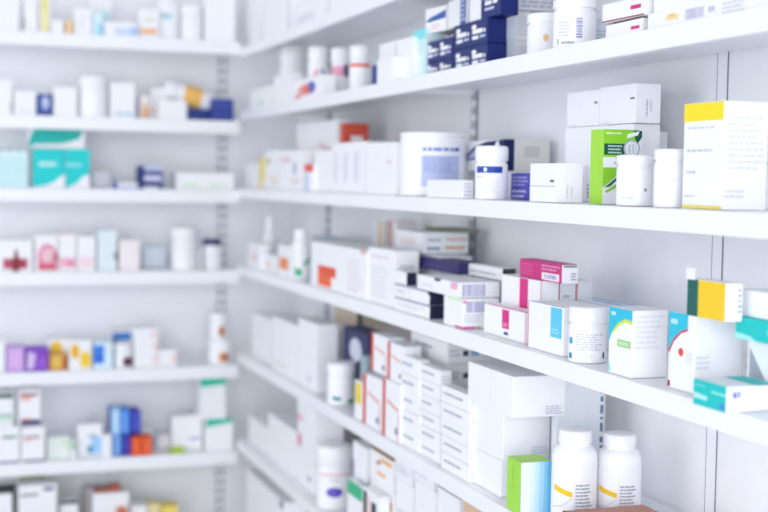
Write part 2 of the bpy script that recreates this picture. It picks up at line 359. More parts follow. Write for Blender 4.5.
R('B', .045, 590, 603, 129, 'bright green and white carton with a pill picture', xr=641, m='white', dec=[('F', 0, 0, 1, 1, 'lime'), ('R', 0, .63, .93, 1, 'green'), ('R', 'lines', .06, .93, .6, .97, 1, 'e6f5c8'), ('R', .02, .66, .55, .81, 'dgreen'), ('R', 'lines', .12, .67, .5, .8, 3, 'b9e0d0'), ('R', 'poly', [(.78, .99), (1, .99), (1, .9), (.86, .8)], 'dgreen'), ('R', 'disc', .74, .75, .22, .115, 'aeb8c4'), ('R', 'disc', .74, .75, .185, .095, 'e6eaf0'), ('R', .66, .68, .7, .8, 'c4cad4'), ('R', .76, .69, .79, .81, 'c4cad4'), ('R', 'poly', [(.6, .88), (.9, .93), (.93, .985), (.62, .94)], 'f6f7fa'), ('R', 'lines', .3, .53, .55, .58, 1, TX2), ('R', 'poly', [(0, .49), (.6, .49), (0, .22)], 'green'), ('R', 'poly', [(.04, .22), (.6, .47), (.66, .47), (.2, .24)], '2f6a60'), ('R', 'poly', [(.05, .17), (.66, .37), (.66, .31), (.1, .15)], '8fd62c'), ('R', .55, .06, .65, .12, 'dgrey')])
R('B', .165, 622, 636, 131, 'white carton with a line of grey print, behind the two white jars', xr=679, dec=[('R', 'lines', .08, .68, .85, .76, 2, '9aa0ae'), ('R', 0, .0, .0+.12, .3, 'd4d8e2')])
R('B', .10, 636, 645, 163, 'small white packet with dark and green print between the jars', d=.022, dec=[('R', 'lines', .1, .05, .9, .5, 4, 'dgrey'), ('R', .2, .55, .8, .7, 'green'), ('R', .2, .7, .8, .9, 'dgrey')], h=.055)
zb = R('B', .12, 564, 607, 125, 'white carton under the notched pair, far one', d=.045, flap='R')
zc = R('B', .125, 607.5, 632, 125, 'white carton under the notched pair, near one', xr=659, h=zb-SHR['B']-G, flap='R')
R('B', .12, 567, 598.7, 89, 'far white carton of the notched pair below the upper shelf', base=max(zb, zc), d=.085, flap='R', dec=[('F', 'lines', .88, .58, .99, .7, 1, 'dgrey'), ('F', .03, .03, .3, .05, 'd2d6e0')])
R('B', .12, 599.3, 636, 83, 'near white carton of the notched pair below the upper shelf', base=max(zb, zc), xr=661, flap='R', dec=[('F', 'lines', .86, .58, .99, .68, 1, 'dgrey'), ('F', .03, .03, .3, .05, 'd2d6e0'), ('R', 'hbars', .42, .18, .48, .6, TX2), ('R', 'hbars', .56, .3, .66, .58, TXT)])
R('B', .012, 530, 556, 163, 'white carton with a slit front, left of the green carton', xr=583, flap='R', dec=[('F', 0, .40, 1, .425, 'c9cdd8'), ('F', 'lines', .78, .48, .98, .62, 1, 'dgrey'), ('F', 0, 0, .02, 1, 'd9dce4'), ('R', 'hbars', .4, .12, .46, .45, 'c8ccd6'), ('R', 'hbars', .55, .12, .62, .4, 'd2d5de')])
R('B', .10, 572, 577, 163, 'white carton with black print squeezed between slit-front and green cartons', d=.06, dec=[('F', 'lines', .1, .1, .9, .6, 5, 'dgrey'), ('R', 'lines', .3, .1, .95, .5, 4, 'dgrey')], h=.056)
R('B', .07, 511, 530.5, 173, 'violet-blue box with white print beside the slit-front carton', d=.06, m='5052b4', dec=[('F', 'lines', .1, .5, .9, .9, 3, 'a8a6da'), ('F', 'lines', .1, .05, .8, .42, 2, 'd2cfee')])
z = R('B', .14, 470, 515, 171, 'plain pale carton under the navy swoosh carton', d=.12, m='e4e6ea')
R('B', .125, 464, 504.5, 139, 'white carton with a navy swoosh and a beige end', base=z, xr=550, m='eceef2', dec=[('F', 'poly', [(0, .34), (0, .42), (.25, .78), (.55, .94), (1, 1), (1, .1), (.7, .4), (.4, .38)], 'navyd'), ('F', 'poly', [(.0, .36), (.3, .72), (.5, .75), (.6, .5), (.3, .44)], 'b9c4e6'), ('F', 'poly', [(.72, .7), (.85, 1), (.9, .72)], 'white'), ('R', 0, 0, .22, 1, 'navyd'), ('R', .26, 0, 1, 1, 'beige'), ('R', 'lines', .45, .45, .8, .8, 5, 'b2b2b4')])
JR('B', .03, 491.5, 33, 146, 'white bottle with a royal-blue band and white dot', kind='jar', capf=.3, dec=[('poly', [(-62, .78), (42, .78), (42, 1), (-62, 1)], '2347a5'), ('disc', -22, .89, 7, .075, 'white'), ('lines', -58, .62, -30, .68, 1, TX2), ('lines', -30, .1, 30, .55, 5, 'e2e5ec')])
JR('B', .066, 433, 66, 133, 'large white canister with a lavender-blue label', kind='can', name='canister', cat='canister', dec=[('poly', [(-20, .12), (50, .12), (50, .7), (-20, .7)], 'c3cdf0'), ('lines', -16, .38, 46, .68, 6, '9aa9dc'), ('lines', -18, .76, 52, .88, 1, '7f92d6'), ('disc', 44, .82, 4, .04, '2f4aa8')])
R('B', .006, 427, 463, 180, 'low white carton in front of the canister', xr=474, dec=[('R', 'lines', .1, .1, .9, .9, 4, 'd4d8e4')])
R('B', .02, 332, 366, 141, 'broad white carton with grey text columns', d=.06, dec=[('F', 'lines', .06, .2, .2, .8, 9, 'dcdee8'), ('F', 'lines', .36, .2, .5, .8, 9, 'd6d8e4'), ('F', 'lines', .68, .2, .8, .8, 9, 'd6d8e4')])
R('B', .012, 366.5, 394, 142, 'broad plain white carton left of the canister', d=.03, dec=[('F', .75, .6, .9, .66, 'e6cfd6')])
R('B', 0, 0, 343.5, 123, 'red carton with a white square, behind the broad white cartons', near=2.86, w=.03, xr=368, m='d2503e', dec=[('R', .28, .3, .78, .82, 'f0e4e6'), ('R', .45, .42, .62, .68, 'b9aab6'), ('R', .8, .1, .95, .3, 'b8402e')], name='medicine_box')
R('B', .09, 296, 337, 119, 'tall white package with a faint pink mark, left of the red carton', d=.03, dec=[('F', 'poly', [(.55, .72), (.95, .55), (.95, .5), (.6, .64)], 'f0c2cc')])
R('B', .012, 304.5, 313.5, 164, 'small white carton with a red-orange top', d=.03, dec=[('F', 0, .72, 1, 1, 'ef5f4a'), ('F', 0, .0, .5, .7, 'cfdcee')], h=None)
R('B', .02, 314.5, 331, 150, 'white carton between the red-topped carton and the broad ones', d=.06)
R('B', .012, 279, 303, 150, 'white carton with pinkish blots, right of the yellow-edged carton', d=.06, dec=[('F', .1, .7, .5, .85, 'ecd6dc'), ('F', .6, .4, .72, .7, 'b9bccc'), ('F', .5, .15, .9, .3, 'eee0e2')])
R('B', .02, 265, 278, 150, 'white carton with beige blots beside the yellow-edged one', d=.06, dec=[('F', .1, .65, .4, .8, 'c8c29a'), ('F', .4, .1, .9, .35, 'efe2dc')])
R('B', .02, 259.5, 264.5, 157, 'carton with a yellow edge near the corner', d=.05, m='f3df82', dec=[('F', .4, 0, 1, .25, 'f4efdc')])
R('B', .03, 243, 258, 163, 'plain white carton in the corner beside the yellow edge', d=.07)
# ---- shelf C
R('C', -.017, 694, 727, 387, 'teal and white box overhanging the shelf front', d=.07, dec=[('F', 0, 0, 1, 1, 'teal'), ('F', 'poly', [(0, .26), (.42, .26), (.45, .42), (0, .5)], 'b2efee'), ('F', .55, .6, 1, .7, '8ae8e6'), ('F', 'lines', .05, .75, .5, .85, 1, '7fe6e4'), ('F', .82, .08, .97, .3, '4a8fd2'), ('T', 0, .02, 1, .12, 'e8f8f8'), ('T', 0, .55, 1, .95, 'teal'), ('R', .12, .55, .18, .78, '6f72d0'), ('R', .2, .58, .25, .8, '8f90da')], flap='R')
z = R('C', .06, 747, 790, 345, 'white box supporting the teal-striped box at the right picture edge', d=.09, dec=[('F', 'poly', [(.05, .1), (.05, .85), (.5, .3)], 'a4aab6'), ('F', 'poly', [(.4, .1), (.7, .35), (1, .1)], '404858')])  # triangles on the front paint the shaded gaps below the box above
z = R('C', .035, 736, 790, 322, 'teal box with white print at the right picture edge', base=z, d=.12, m='teal', dec=[('F', .6, .4, 1, .6, 'b2efee'), ('F', 'poly', [(0, 0), (.4, 0), (.3, .2), (0, .3)], 'a4ecea')], rot=.03, h=.025)
R('C', .04, 738, 790, 293, 'white box on top of the teal box at the right picture edge', base=z, d=.11, rot=-.03, h=.03)
z4 = R('C', .018, 668, 694, 316, 'white box with a blue corner and red arc', xr=742, flap='R', dec=[('F', 'poly', [(0, 1), (.75, 1), (.75, .82), (.5, .78), (.2, .66), (0, .5)], 'cyan'), ('F', 'poly', [(0, .5), (.2, .66), (.5, .78), (.75, .82), (.75, .785), (.5, .745), (.22, .62), (.04, .46)], 'd0405c'), ('F', 'lines', .08, .82, .4, .95, 1, 'c9f2f6'), ('F', 0, .0, .05, .46, 'e8d8de'), ('F', .0, .02, .1, .1, 'a03a4c'), ('F', 'disc', .5, .5, .1, .055, 'e0503f'), ('F', 'lines', .7, .38, .98, .52, 3, 'e2e4ea'), ('R', 'lines', .05, .3, .4, .5, 3, 'e0e2ea')])
R('C', .012, 687, 727.5, 286, 'green and yellow topped box standing on red-arc box', base=z4, xr=744, h=.043, dec=[('F', 0, 0, .28, 1, 'dteal'), ('F', .28, 0, .98, 1, 'f8cf1c'), ('F', .28, 0, .30, 1, '7fae3a'), ('F', .62, 0, .63, 1, 'efc21a'), ('R', 'lines', .7, .2, .95, .9, 5, 'a9aeba')], flap='T', rot=-.02)
fb = bmesh.new(); cube(fb, -.043, -.024, -.012, -.0112, .0425, .056); link('open_flap', fb, [mat('f2f3f6')], LAST[0])
R('C', .008, 608.5, 632, 311, 'white box with a blue corner and lime arc', xr=667.5, flap='R', dec=[('F', 'poly', [(0, 1), (1, 1), (1, .84), (.7, .86), (.4, .78), (.15, .64), (0, .46)], 'cyan'), ('F', 'poly', [(1, .84), (.7, .86), (.4, .78), (.15, .64), (.15, .59), (.42, .73), (.7, .81), (1, .79)], 'd2e84a'), ('F', 'lines', .1, .86, .3, .97, 1, 'd5f5f8'), ('F', .38, .43, .95, .54, 'a8d890'), ('F', .45, .46, .85, .51, 'c9e8b8'), ('F', 'poly', [(0, .25), (.12, .05), (.1, .02), (0, .03)], '9fe0e0'), ('R', 'lines', .1, .42, .9, .95, 7, 'e7e9ef')])
JR('C', .030, 588, 39, 306, 'white pill jar covered in fine print, left of the lime-arc box', kind='jar', capf=.3, dec=[('lines', -38, .3, 50, .86, 7, 'cdd2de'), ('poly', [(-66, .5), (-50, .5), (-50, .7), (-66, .7)], '49a8c8'), ('poly', [(-66, .02), (-52, .02), (-52, .2), (-66, .2)], '1f8fb8'), ('poly', [(50, .05), (58, .05), (58, .25), (50, .25)], 'dgrey'), ('lines', -40, .05, 40, .2, 2, 'dfe3ea')])
R('C', .016, 528, 563, 308, 'white box with a sky-blue tag on its front', d=.065, dec=[('F', .66, .35, .97, .97, '5fcdf0'), ('F', 'lines', .7, .42, .92, .55, 2, 'a8e4f6'), ('F', 0, 0, .02, 1, 'e87fb0'), ('T', 0, 0, 1, .04, 'lblue')], flap='R')
R('C', .09, 560, 592, 307, 'white box with a little blue tab, behind the printed pill jar', d=.05, dec=[('F', .62, .8, .75, .98, '2fa8d2'), ('T', 0, .1, 1, .25, 'b0d4f0'), ('T', 0, .5, 1, .65, 'b0d4f0')], flap='R')
R('C', .15, 566, 612, 306, 'flat pale blue box behind the tabbed box', d=.05, m='e6f0fa', dec=[('F', .0, .88, 1, 1, '8fc4ea'), ('F', .72, .5, .77, .85, 'dgrey'), ('T', 0, .2, 1, .45, '9cc8ec'), ('T', 0, .7, 1, .85, '9cc8ec')])
R('C', .026, 484, 526, 313, 'low white box with a magenta stripe at the shelf front', d=.03, dec=[('F', .45, .32, .62, .95, 'mag2'), ('F', 'lines', .48, .38, .6, .52, 2, 'f5b5d6'), ('F', .5, .12, .6, .22, '3c5288'), ('T', 0, 0, 1, .3, 'f2a8d0'), ('F', .985, 0, 1, 1, 'f090b4')], flap='R')
zz = R('C', .06, 501, 541, 281, 'white box with a magenta stripe, behind the low magenta-striped one', xr=558.5, dec=[('F', .47, .25, .68, .99, 'mag2'), ('F', 'lines', .5, .35, .65, .5, 2, 'f5b5d6'), ('F', .53, .1, .62, .18, '4a5578'), ('F', .985, 0, 1, 1, 'd8304a'), ('T', 0, 0, 1, .1, 'd8608a'), ('R', 'lines', .25, .12, .85, .45, 4, 'c2c4cc')])
yn = solve(1, 541, None, (XF+.06, 0, SHR['C']+.04))+.001
R('C', 0, 0, 559.5, 282, 'white box end with grey print under magenta lid box, middle of three', near=yn, w=.06, xr=575, m='eceef0', h=zz-SHR['C']-.0012, dec=[('R', 'lines', .2, .2, .8, .8, 6, 'b9bcc4'), ('F', .95, 0, 1, 1, 'd8304a')])
R('C', 0, 0, 576, 282, 'white box end, farthest back under the magenta lid box', near=yn, w=.06, xr=592, m='eceef0', h=zz-SHR['C']-.0012, dec=[('R', 'lines', .2, .2, .8, .5, 3, 'c4c6ce'), ('R', 0, 0, .06, 1, 'd8304a')])
R('C', .064, 519, 564, 264, 'magenta box with a white barcode label, lying on striped boxes', base=zz, xr=580, h=.0285, dec=[('F', 0, 0, 1, 1, 'd02a80'), ('F', .54, .06, .94, .45, 'f2eef6'), ('F', 'bars', .6, .15, .88, .36, '8a86b8'), ('F', 'lines', .04, .15, .4, .85, 4, 'e05a9e'), ('F', 'lines', .54, .55, .96, .92, 2, 'ec9cc6'), ('T', 0, 0, 1, 1, 'e65aa2'), ('R', 'lines', .55, .15, .9, .6, 3, 'a8aab2'), ('R', .1, .86, .9, .96, '8a8c90')], rot=-.03)
zq = R('C', .01, 444, 463, 297, 'white barcode box with magenta dashes along its foot', xr=499, dec=[('R', 'bars', .1, .55, .62, .92, 'a9aad2'), ('F', .2, .9, 1, .98, 'd8f0c0'), ('R', .0, .85, .1, .95, 'ee8cc0'), ('R', 'lines', .05, .2, .55, .5, 3, 'd9dce6'), ('R', 0, .0, .35, .07, 'e05aa8'), ('F', .6, 0, 1, .07, 'e05aa8'), ('R', .36, .0, .5, .07, 'a8c878')], flap='R', h=.05)
z3 = R('C', .012, 395, 430, 308, 'white box with a black end, lowest of the black-ended stack', xr=444, h=.024, dec=[('F', 0, .88, 1, 1, '8d92a8'), ('R', 0, 0, 1, 1, '1e1e40'), ('F', 'lines', .1, .3, .9, .7, 2, 'd6d8e2')])  # grey top strip paints the dark gap between stacked boxes
z3 = R('C', .012, 395, 430, 294, 'white box with a black end, second in the black-ended stack', base=z3, xr=444, h=.025, dec=[('F', 0, .88, 1, 1, '8d92a8'), ('R', 0, 0, 1, 1, '1e1e40'), ('F', .43, .0, .44, 1, 'c8ccd8'), ('F', 'lines', .05, .3, .4, .7, 1, 'd6d8e2'), ('F', .95, .7, 1, 1, '3c3a58')])  # top strip again painted as the dark gap above
z3 = max(z3, zq)
R('C', .012, 392, 407, 279, 'short white box with a black end, topmost of the black-ended stack', base=z3, xr=416.5, h=.024, dec=[('R', 0, 0, 1, 1, '1e1e40')])
zt = R('C', .008, 417.5, 458, 283, 'white barcode box with a notched lid beside the black-ended boxes', base=z3, xr=500, h=.026, dec=[('R', 'bars', .12, .1, .65, .85, '9c9cc8'), ('F', 'poly', [(.42, 1), (.62, 1), (.57, .8), (.47, .8)], '4a4a60'), ('F', .84, .5, 1, .95, 'f2b6d4'), ('F', 'lines', .1, .25, .5, .55, 1, 'dfe1e8')])
R('C', .075, 416, 459, 266, 'dark violet box on the white barcode boxes', base=zt, d=.05, m='violet', dec=[('F', 'lines', .15, .15, .9, .5, 3, '5a52a4')], h=.022)
R('C', .095, 461, 503, 266, 'white box with a blackish end on the barcode boxes', base=zt, xr=516, h=.021, dec=[('R', 0, 0, 1, 1, '3a4038'), ('F', 'lines', .25, .3, .95, .6, 1, 'a9b0bc')])
z7 = R('C', .016, 368, 394.5, 251, 'tall white carton with a rounded grey print, left of the black-ended stack', d=.05, dec=[('F', 'lines', .1, .8, .8, .9, 1, 'ead6dc'), ('F', 'lines', .1, .1, .8, .7, 7, 'e6e8ee'), ('F', 0, 0, .03, 1, 'dadde8'), ('R', 'lines', .2, .1, .9, .8, 4, 'd2d4de')])
z6 = R('C', .09, 384, 418, 253, 'plain white carton under orange-lettered box, far end', d=.1, m='e9ebef', dec=[('F', 'lines', .6, .1, .9, .6, 3, 'd2d4de')])
z8 = R('C', .09, 418.5, 440, 262, 'plain grey-white carton under orange-lettered box, near end', xr=471, m='e2e5ea', h=z6-SHR['C']-G, dec=[('R', .3, 0, .32, 1, 'c2c6d0'), ('R', .7, 0, .72, 1, 'c2c6d0')])
zo = R('C', .085, 396, 423, 229, 'white box with orange and grey lettering, high under the shelf', base=z6, xr=470, h=.042, m='eef0f3', dec=[('R', 'lines', .12, .55, .42, .75, 1, '9098a8'), ('R', 'lines', .1, .12, .44, .38, 1, '6f7aa8'), ('R', 'lines', .48, .58, .95, .78, 1, 'd89a88'), ('R', 'lines', .48, .15, .95, .42, 1, 'd8985a'), ('F', 'lines', .2, .35, .8, .7, 2, 'ecc4c4'), ('R', .97, 0, 1, 1, '4a4a5c')])
R('C', .14, 425, 452, 224, 'flat green-edged box on the orange-lettered box', base=zo, d=.06, m='7e8a6a', h=.006)
R('C', .145, 389, 396, 221, 'upright red-edged carton, right of the pale orange-edged one', d=.05, m='f0eaea', dec=[('F', .0, 0, .35, 1, 'd69088')])
R('C', .165, 376, 383, 222, 'upright carton with a pale orange edge behind the tall white carton', d=.05, m='efe8e4', dec=[('F', .2, 0, .7, 1, 'e8c8a4')])
R('C', .012, 345.5, 367, 251, 'white carton with faint pink text, right of the orange-square carton', d=.065, dec=[('F', 'lines', .1, .1, .8, .8, 7, 'f0e0e6'), ('F', .7, .92, .95, 1, 'e8b8ac')])
R('C', .012, 311, 345, 247, 'white carton printed with a large orange-red square', d=.09, dec=[('F', .22, .05, .62, .36, 'orange'), ('F', .22, .28, .75, .5, 'orred'), ('F', .22, .05, .58, .3, 'f0622c')])
R('C', .13, 311, 338, 240, 'grey metallic flat box behind the orange-square carton', d=.05, m='b9c2c8', dec=[('F', 'lines', .1, .3, .9, .9, 2, '8e98a2')])
JR('C', .031, 301, 19, 229, 'white bottle with green splashes on its label', kind='pill', capf=.22, dec=[('poly', [(-65, .0), (10, .05), (5, .25), (-65, .4)], '38b083'), ('poly', [(15, .35), (60, .55), (60, .7), (15, .5)], '3fb488'), ('poly', [(-85, .7), (-60, .6), (-60, .85), (-85, .95)], '6cc0a2')])
JR('C', .06, 270, 16, 217, 'tall slim white spray bottle near the corner', kind='spray', name='spray_bottle')
R('C', .004, 278, 292, 247, 'white carton with an orange square near the corner', d=.02, dec=[('F', .1, .25, .75, .62, 'f0935a')])
R('C', .012, 262, 276, 256, 'low white carton with a pale orange mark, in front of the spray bottle', d=.03, dec=[('F', .3, .2, .6, .6, 'f6d8cc')])
R('C', .004, 248, 261, 244, 'white carton with a pale red mark in the corner', d=.025, dec=[('F', .35, .3, .65, .6, 'f2c6c8')])
# ---- shelf D
YL = lambda s: [('poly', [(-58-s, .52), (-4-s, .42), (-4-s, .51), (-58-s, .61)], 'f2c81c'), ('lines', 4, .02, 50, .66, 11, 'a3a9b8'), ('poly', [(-60, .24), (-30, .27), (-30, .25), (-60, .22)], 'd5d8e2'), ('poly', [(-30, .25), (-4, .40), (-4, .42), (-30, .27)], 'd5d8e2'), ('poly', [(0, .0), (1.5, .0), (1.5, .8), (0, .8)], 'dfe2ea')]
JR('D', .062, 574, 45, 429, 'big white pill bottle with yellow stroke, beside the green box', capf=.15, lab='f4f5f9', dec=YL(0))
JR('D', .128, 618.5, 44, 433, 'big white pill bottle with yellow stroke, next to the bare wall', capf=.15, lab='f4f5f9', dec=YL(0))
yy = solve(1, 562, None, (XF+.004, 0, SHR['D']+.04))
hb = solve(2, None, 511, (XF+.004, yy, 0))-SHR['D']-G
o = carton('medicine_box', .11, .13, hb, 'b98072', [('T', 0, 0, 1, .03, '8d4b40'), ('T', .4, .35, .42, .8, 'd2a090')], 'T', (XF+.004+.065, yy-.055, SHR['D']+G), -math.pi/2)
meta(o, 'reddish brown box in front of the two big pill bottles', 'box')
R('D', .004, 507, 521, 463, 'lime green box with a white-to-blue printed end', xr=551.5, h=None, dec=[('F', 0, 0, 1, 1, 'a5e04a'), ('F', 'hbars', .35, .45, .5, .9, '94cc40'), ('T', 0, 0, 1, 1, 'b4e46a'), ('R', 0, 0, .3, 1, 'f0f6fb'), ('R', .3, 0, .45, 1, 'e2f1fb'), ('R', .45, 0, .6, 1, 'cdeafa'), ('R', .6, 0, .75, 1, 'b2e0f8'), ('R', .75, 0, .88, 1, '92d4f6'), ('R', .88, 0, 1, 1, '6cc6f2')])
z = R('D', .02, 471, 501, 461, 'plain white carton at the bottom of the big white stack', xr=548, flap='R', dec=[('F', .5, 0, .505, 1, 'e0e3ea')])
z = R('D', .02, 472, 503, 413, 'plain white carton in the middle of the big white stack', base=z, xr=550, flap='R', dec=[('R', 'lines', .62, .1, .98, .28, 3, 'd5d8e0'), ('F', .5, 0, .505, 1, 'e0e3ea')])
R('D', .012, 468, 513, 377, 'large white carton on top of the big white stack', base=z, xr=566, flap='R', dec=[('R', 'lines', .62, .06, .97, .28, 4, 'bcc0ca'), ('F', .52, 0, .525, 1, 'e2e5ec')])
R('D', 0, 0, 556, 375, 'upright pale carton with a blue-lettered edge, behind the big pill bottles', near=1.80, w=.02, xr=604, m='e6eaf0', dec=[('R', 'hbars', .89, .12, .95, .98, '6f7ca4'), ('R', .96, 0, 1, 1, 'c9d4d4'), ('R', 'bars', .1, .3, .35, .5, 'c4c8d2')])
GR = lambda: [('F', 'lines', .1, .4, .8, .72, 1, 'aab2c0'), ('R', 'lines', .1, .3, .9, .7, 2, 'ccd2dc')]
ROW = ('lowest', 'second', 'third', 'fourth', 'fifth', 'sixth')
def stack(s, t, xl, xm, xr, ybot, ytop, n, what, dec, base=None, jit=.0015):
    y0 = solve(1, xm, None, (XF+t, 0, SHR[s]+.06)); zt = solve(2, None, ytop, (XF+t, y0, 0)); z = SHR[s] if base is None else base
    h = (zt-z)/n
    for i in range(n):
        z = R(s, t+rng.uniform(0, jit*2), xl+rng.uniform(0, .6), xm-rng.uniform(0, .6), 0, '%s thin white box in %s' % ('topmost' if i == n-1 else ROW[i], what), xr=xr, base=z, h=h-.0012, dec=dec(), grp='thin white boxes stacked beside the orange-edged boxes')
    return z
stack('D', .01, 441, 470, 483, 0, 395, 5, 'the pile touching the big white stack', GR)
stack('D', .014, 420, 440.5, 452, 0, 370, 6, 'the middle pile of the thin white boxes', GR)
stack('D', .012, 401, 419.5, 430, 0, 360, 5, 'the pile right of the orange-edged boxes', GR)
GB = lambda: [('F', 'lines', .1, .4, .8, .7, 1, 'aab2c0'), ('R', 'lines', .05, .3, .25, .7, 2, 'c4cad6'), ('R', .3, .35, .4, .6, '3a4050'), ('R', .45, .35, .6, .6, '9cc4e0')]
stack('D', .065, 411, 448, 500, 0, 342, 5, 'the tall pile behind the other thin white piles', GB)
R('D', .105, 455, 459, 371, 'narrow white box with black dashes behind the big white stack', d=.05, dec=[('R', .1, .6, .5, .7, 'black'), ('R', .1, .8, .5, .88, 'black')], h=.11)
OE = lambda: [('F', 0, 0, .16, 1, 'd8401c'), ('F', 'poly', [(.25, .62), (.9, .52), (.9, .57), (.25, .68)], 'eda0a0'), ('F', .7, .12, .9, .24, '9aa0ae'), ('F', .88, 0, .94, .5, 'e8b4b0')]
z = R('D', .012, 363, 381.5, 381, 'lower orange-edged white box, left of its pair', d=.035, dec=OE())
z2 = R('D', .008, 382.5, 400, 386, 'lower orange-edged white box, right of its pair', d=.035, dec=OE())
zz = max(z, z2)
R('D', .02, 371, 387, 338, 'upper orange-edged white box, left of its pair', d=.035, base=zz, dec=OE())
R('D', .016, 387.7, 404, 347, 'upper orange-edged white box, right of its pair', d=.035, base=zz, dec=OE())
z = R('D', .12, 372, 404, 352, 'pale carton under the brown-lidded box', d=.1, m='dfe2e8')
R('D', .12, 373, 404, 337, 'flat brown-edged box behind the upper orange-edged boxes', base=z, d=.1, m='e2dad4', dec=[('F', .3, .1, 1, .55, 'b98a66'), ('F', 0, .82, 1, 1, 'a8917c')])
R('D', .075, 343, 368, 335, 'navy carton with a white disc left of the orange-edged boxes', d=.05, m='1c2a5e', dec=[('F', 'disc', .5, .72, .24, .17, 'd5d8e8')])
R('D', .05, 360, 366, 357, 'slim grey-teal carton in front of the navy carton', d=.03, m='9fb4bc', dec=[('F', 0, 0, 1, .3, '7fa8a8')])
R('D', .012, 354.5, 362, 383, 'little white carton with yellow panel by orange-edged boxes', d=.03, dec=[('F', .1, .4, .9, .95, 'f3d64a')])
JR('D', .035, 341.5, 29, 362, 'short white jar with teal mark, in front of the navy carton', kind='jar', capf=.3, dec=[('poly', [(-38, .12), (0, .08), (0, .24), (-38, .28)], '2f8f9c'), ('poly', [(25, .0), (55, .0), (55, .14), (25, .16)], '34a284')])
R('D', .15, 334, 362, 312, 'tan box with a black corner high behind the navy carton', d=.07, m='d8c8b4', dec=[('F', .82, .8, 1, 1, '3c3c44')])
R('D', .085, 318, 332, 330, 'narrow white carton left of the tan box', d=.058)
R('D', .02, 298, 317, 325, 'large blurred white carton, third from the corner under the orange-square carton', d=.05, dec=[('F', .5, .1, .7, .2, 'dcdcea')])
R('D', .02, 272, 297, 326, 'large blurred white carton, second from the corner', d=.055, dec=[('F', 'lines', .1, .1, .8, .2, 1, 'e8d8da')])
R('D', .03, 252, 271, 320, 'large blurred white carton closest to the corner', d=.12)
# ---- shelf E
JR('E', .045, 334, 36, 444, 'white jar with a purple oval on its label', kind='jar', capf=.34, dec=[('disc', 2, .42, 28, .15, '5a48c0'), ('lines', -14, .38, 18, .47, 1, 'a89ce6'), ('poly', [(-60, .93), (60, .93), (60, .98), (-60, .98)], 'f0b4cc'), ('lines', -15, .76, 20, .84, 1, 'b4b4c8')])
R('E', .03, 297, 315, 404, 'tall white carton with pink marks, left of the purple-oval jar', d=.07, dec=[('F', .0, .7, .3, .78, 'f2bcc6'), ('F', 0, .42, .25, .56, 'e8a0ae'), ('F', .6, .1, .8, .16, 'b0b4c4')])
R('E', .14, 314, 328, 408, 'lavender-tinted carton behind the purple-oval jar', d=.07, m='ebe6f2')
R('E', .14, 328.5, 338, 428, 'dark-cornered carton behind the purple-oval jar', d=.08, m='b9b4b0', dec=[('F', 0, .75, .35, 1, '4a4640')])
R('E', .03, 268, 296, 432, 'broad white carton left of the pink-marked carton', d=.1)
R('E', .03, 248, 267, 428, 'white carton by the corner on the purple-oval jar\'s shelf', d=.1)
R('E', .03, 352, 366, 449, 'white carton with a violet edge and teal line', d=.06, dec=[('F', 0, 0, .12, .8, 'a494c4'), ('F', 0, .55, 1, .6, '9ccfd6')])
R('E', .004, 347, 362, 489, 'low white carton with a bright green lid stripe', d=.015, dec=[('F', 0, .75, 1, 1, '2fb884')])
R('E', .004, 363, 379, 498, 'low white carton with two black stripes', d=.022, dec=[('F', .0, 0, .22, .95, '15181f'), ('F', .5, 0, .8, .85, '15181f'), ('F', .3, .0, .42, .9, 'f0c8bc')])
z = R('E', .03, 370, 393, 494, 'white box with orange print, below another one beside the violet-edged carton', d=.08, dec=[('F', .55, .72, .95, .84, 'f2b45c'), ('F', .1, .7, .45, .8, 'f2c4d0')])
R('E', .03, 370, 393, 462, 'white box with orange stripes beside the violet-edged carton', base=z, xr=410, dec=[('F', .45, .75, .95, .88, 'f2b45c'), ('F', .3, .28, .7, .4, 'f4c078'), ('F', .3, .62, .45, .74, 'b0485a'), ('T', 0, .0, 1, .3, 'f0b860')])
for i, (a, b, y) in enumerate(((395, 412, 488), (414, 434, 492), (436, 458, 500))):
    zt = R('E', .03, a, b, y, 'lower white box under the shelf edge, %s from the orange-striped box' % ('first', 'second', 'third')[i], d=.09, dec=[('F', 'lines', .1, .3, .9, .7, 3, 'd0d4de')])
    if i < 2: R('E', .03, a, b, y-22, 'upper white box under the shelf edge, %s from the orange-striped box' % ('first', 'second')[i], base=zt, d=.09, dec=[('F', 'lines', .1, .3, .9, .7, 3, 'd0d4de')])
R('E', .004, 462, 486, 503, 'tan-topped box peeping out under the shelf front', d=.06, m='d8b898')
# ---- shelf F
R('F', .012, 246, 283, 503, 'white carton on the lowest right shelf', d=.06, dec=[('F', .9, .9, 1, 1, '9a8fa0')])
R('F', .10, 262, 292, 497, 'tan-topped carton on the lowest right shelf', d=.08, m='dcc9a0')

# ================================================================== back wall
# ---- shelf A
L('A', .03, -8, 19, -4, 'white carton at the left picture edge on the highest back shelf', d=.08)
L('A', .03, 24, 38, -2, 'white carton with a dark green edge on the highest back shelf', d=.08, dec=[('F', 0, .12, .08, .4, '8fa89c')])
L('A', .03, 39, 50, -3, 'carton with a pale yellow panel on the highest back shelf', d=.08, dec=[('F', .2, .05, .85, 1, 'f3e9a0'), ('F', .25, .7, .85, .85, 'efe07a')])
L('A', .02, 51, 64, 20, 'low white carton between the yellow-panelled and the orange one', d=.06)
L('A', .02, 65.5, 73, 20, 'little orange carton on the highest back shelf', d=.05, m='f8d2a4')
L('A', .02, 74, 92, 8, 'white carton right of the little orange one', d=.07, dec=[('F', 'lines', .2, .2, .8, .8, 4, 'eceaf2')])
L('A', .02, 92.5, 103, 12, 'pale sky-blue carton on the highest back shelf', d=.06, m='dcf3fb', dec=[('F', .4, 0, 1, .5, 'a4def5')])
L('A', .12, 88, 112, -2, 'white carton with a pale cyan corner, standing behind the sky-blue one', d=.06, dec=[('F', .55, .3, 1, .7, 'd6f0f6')])
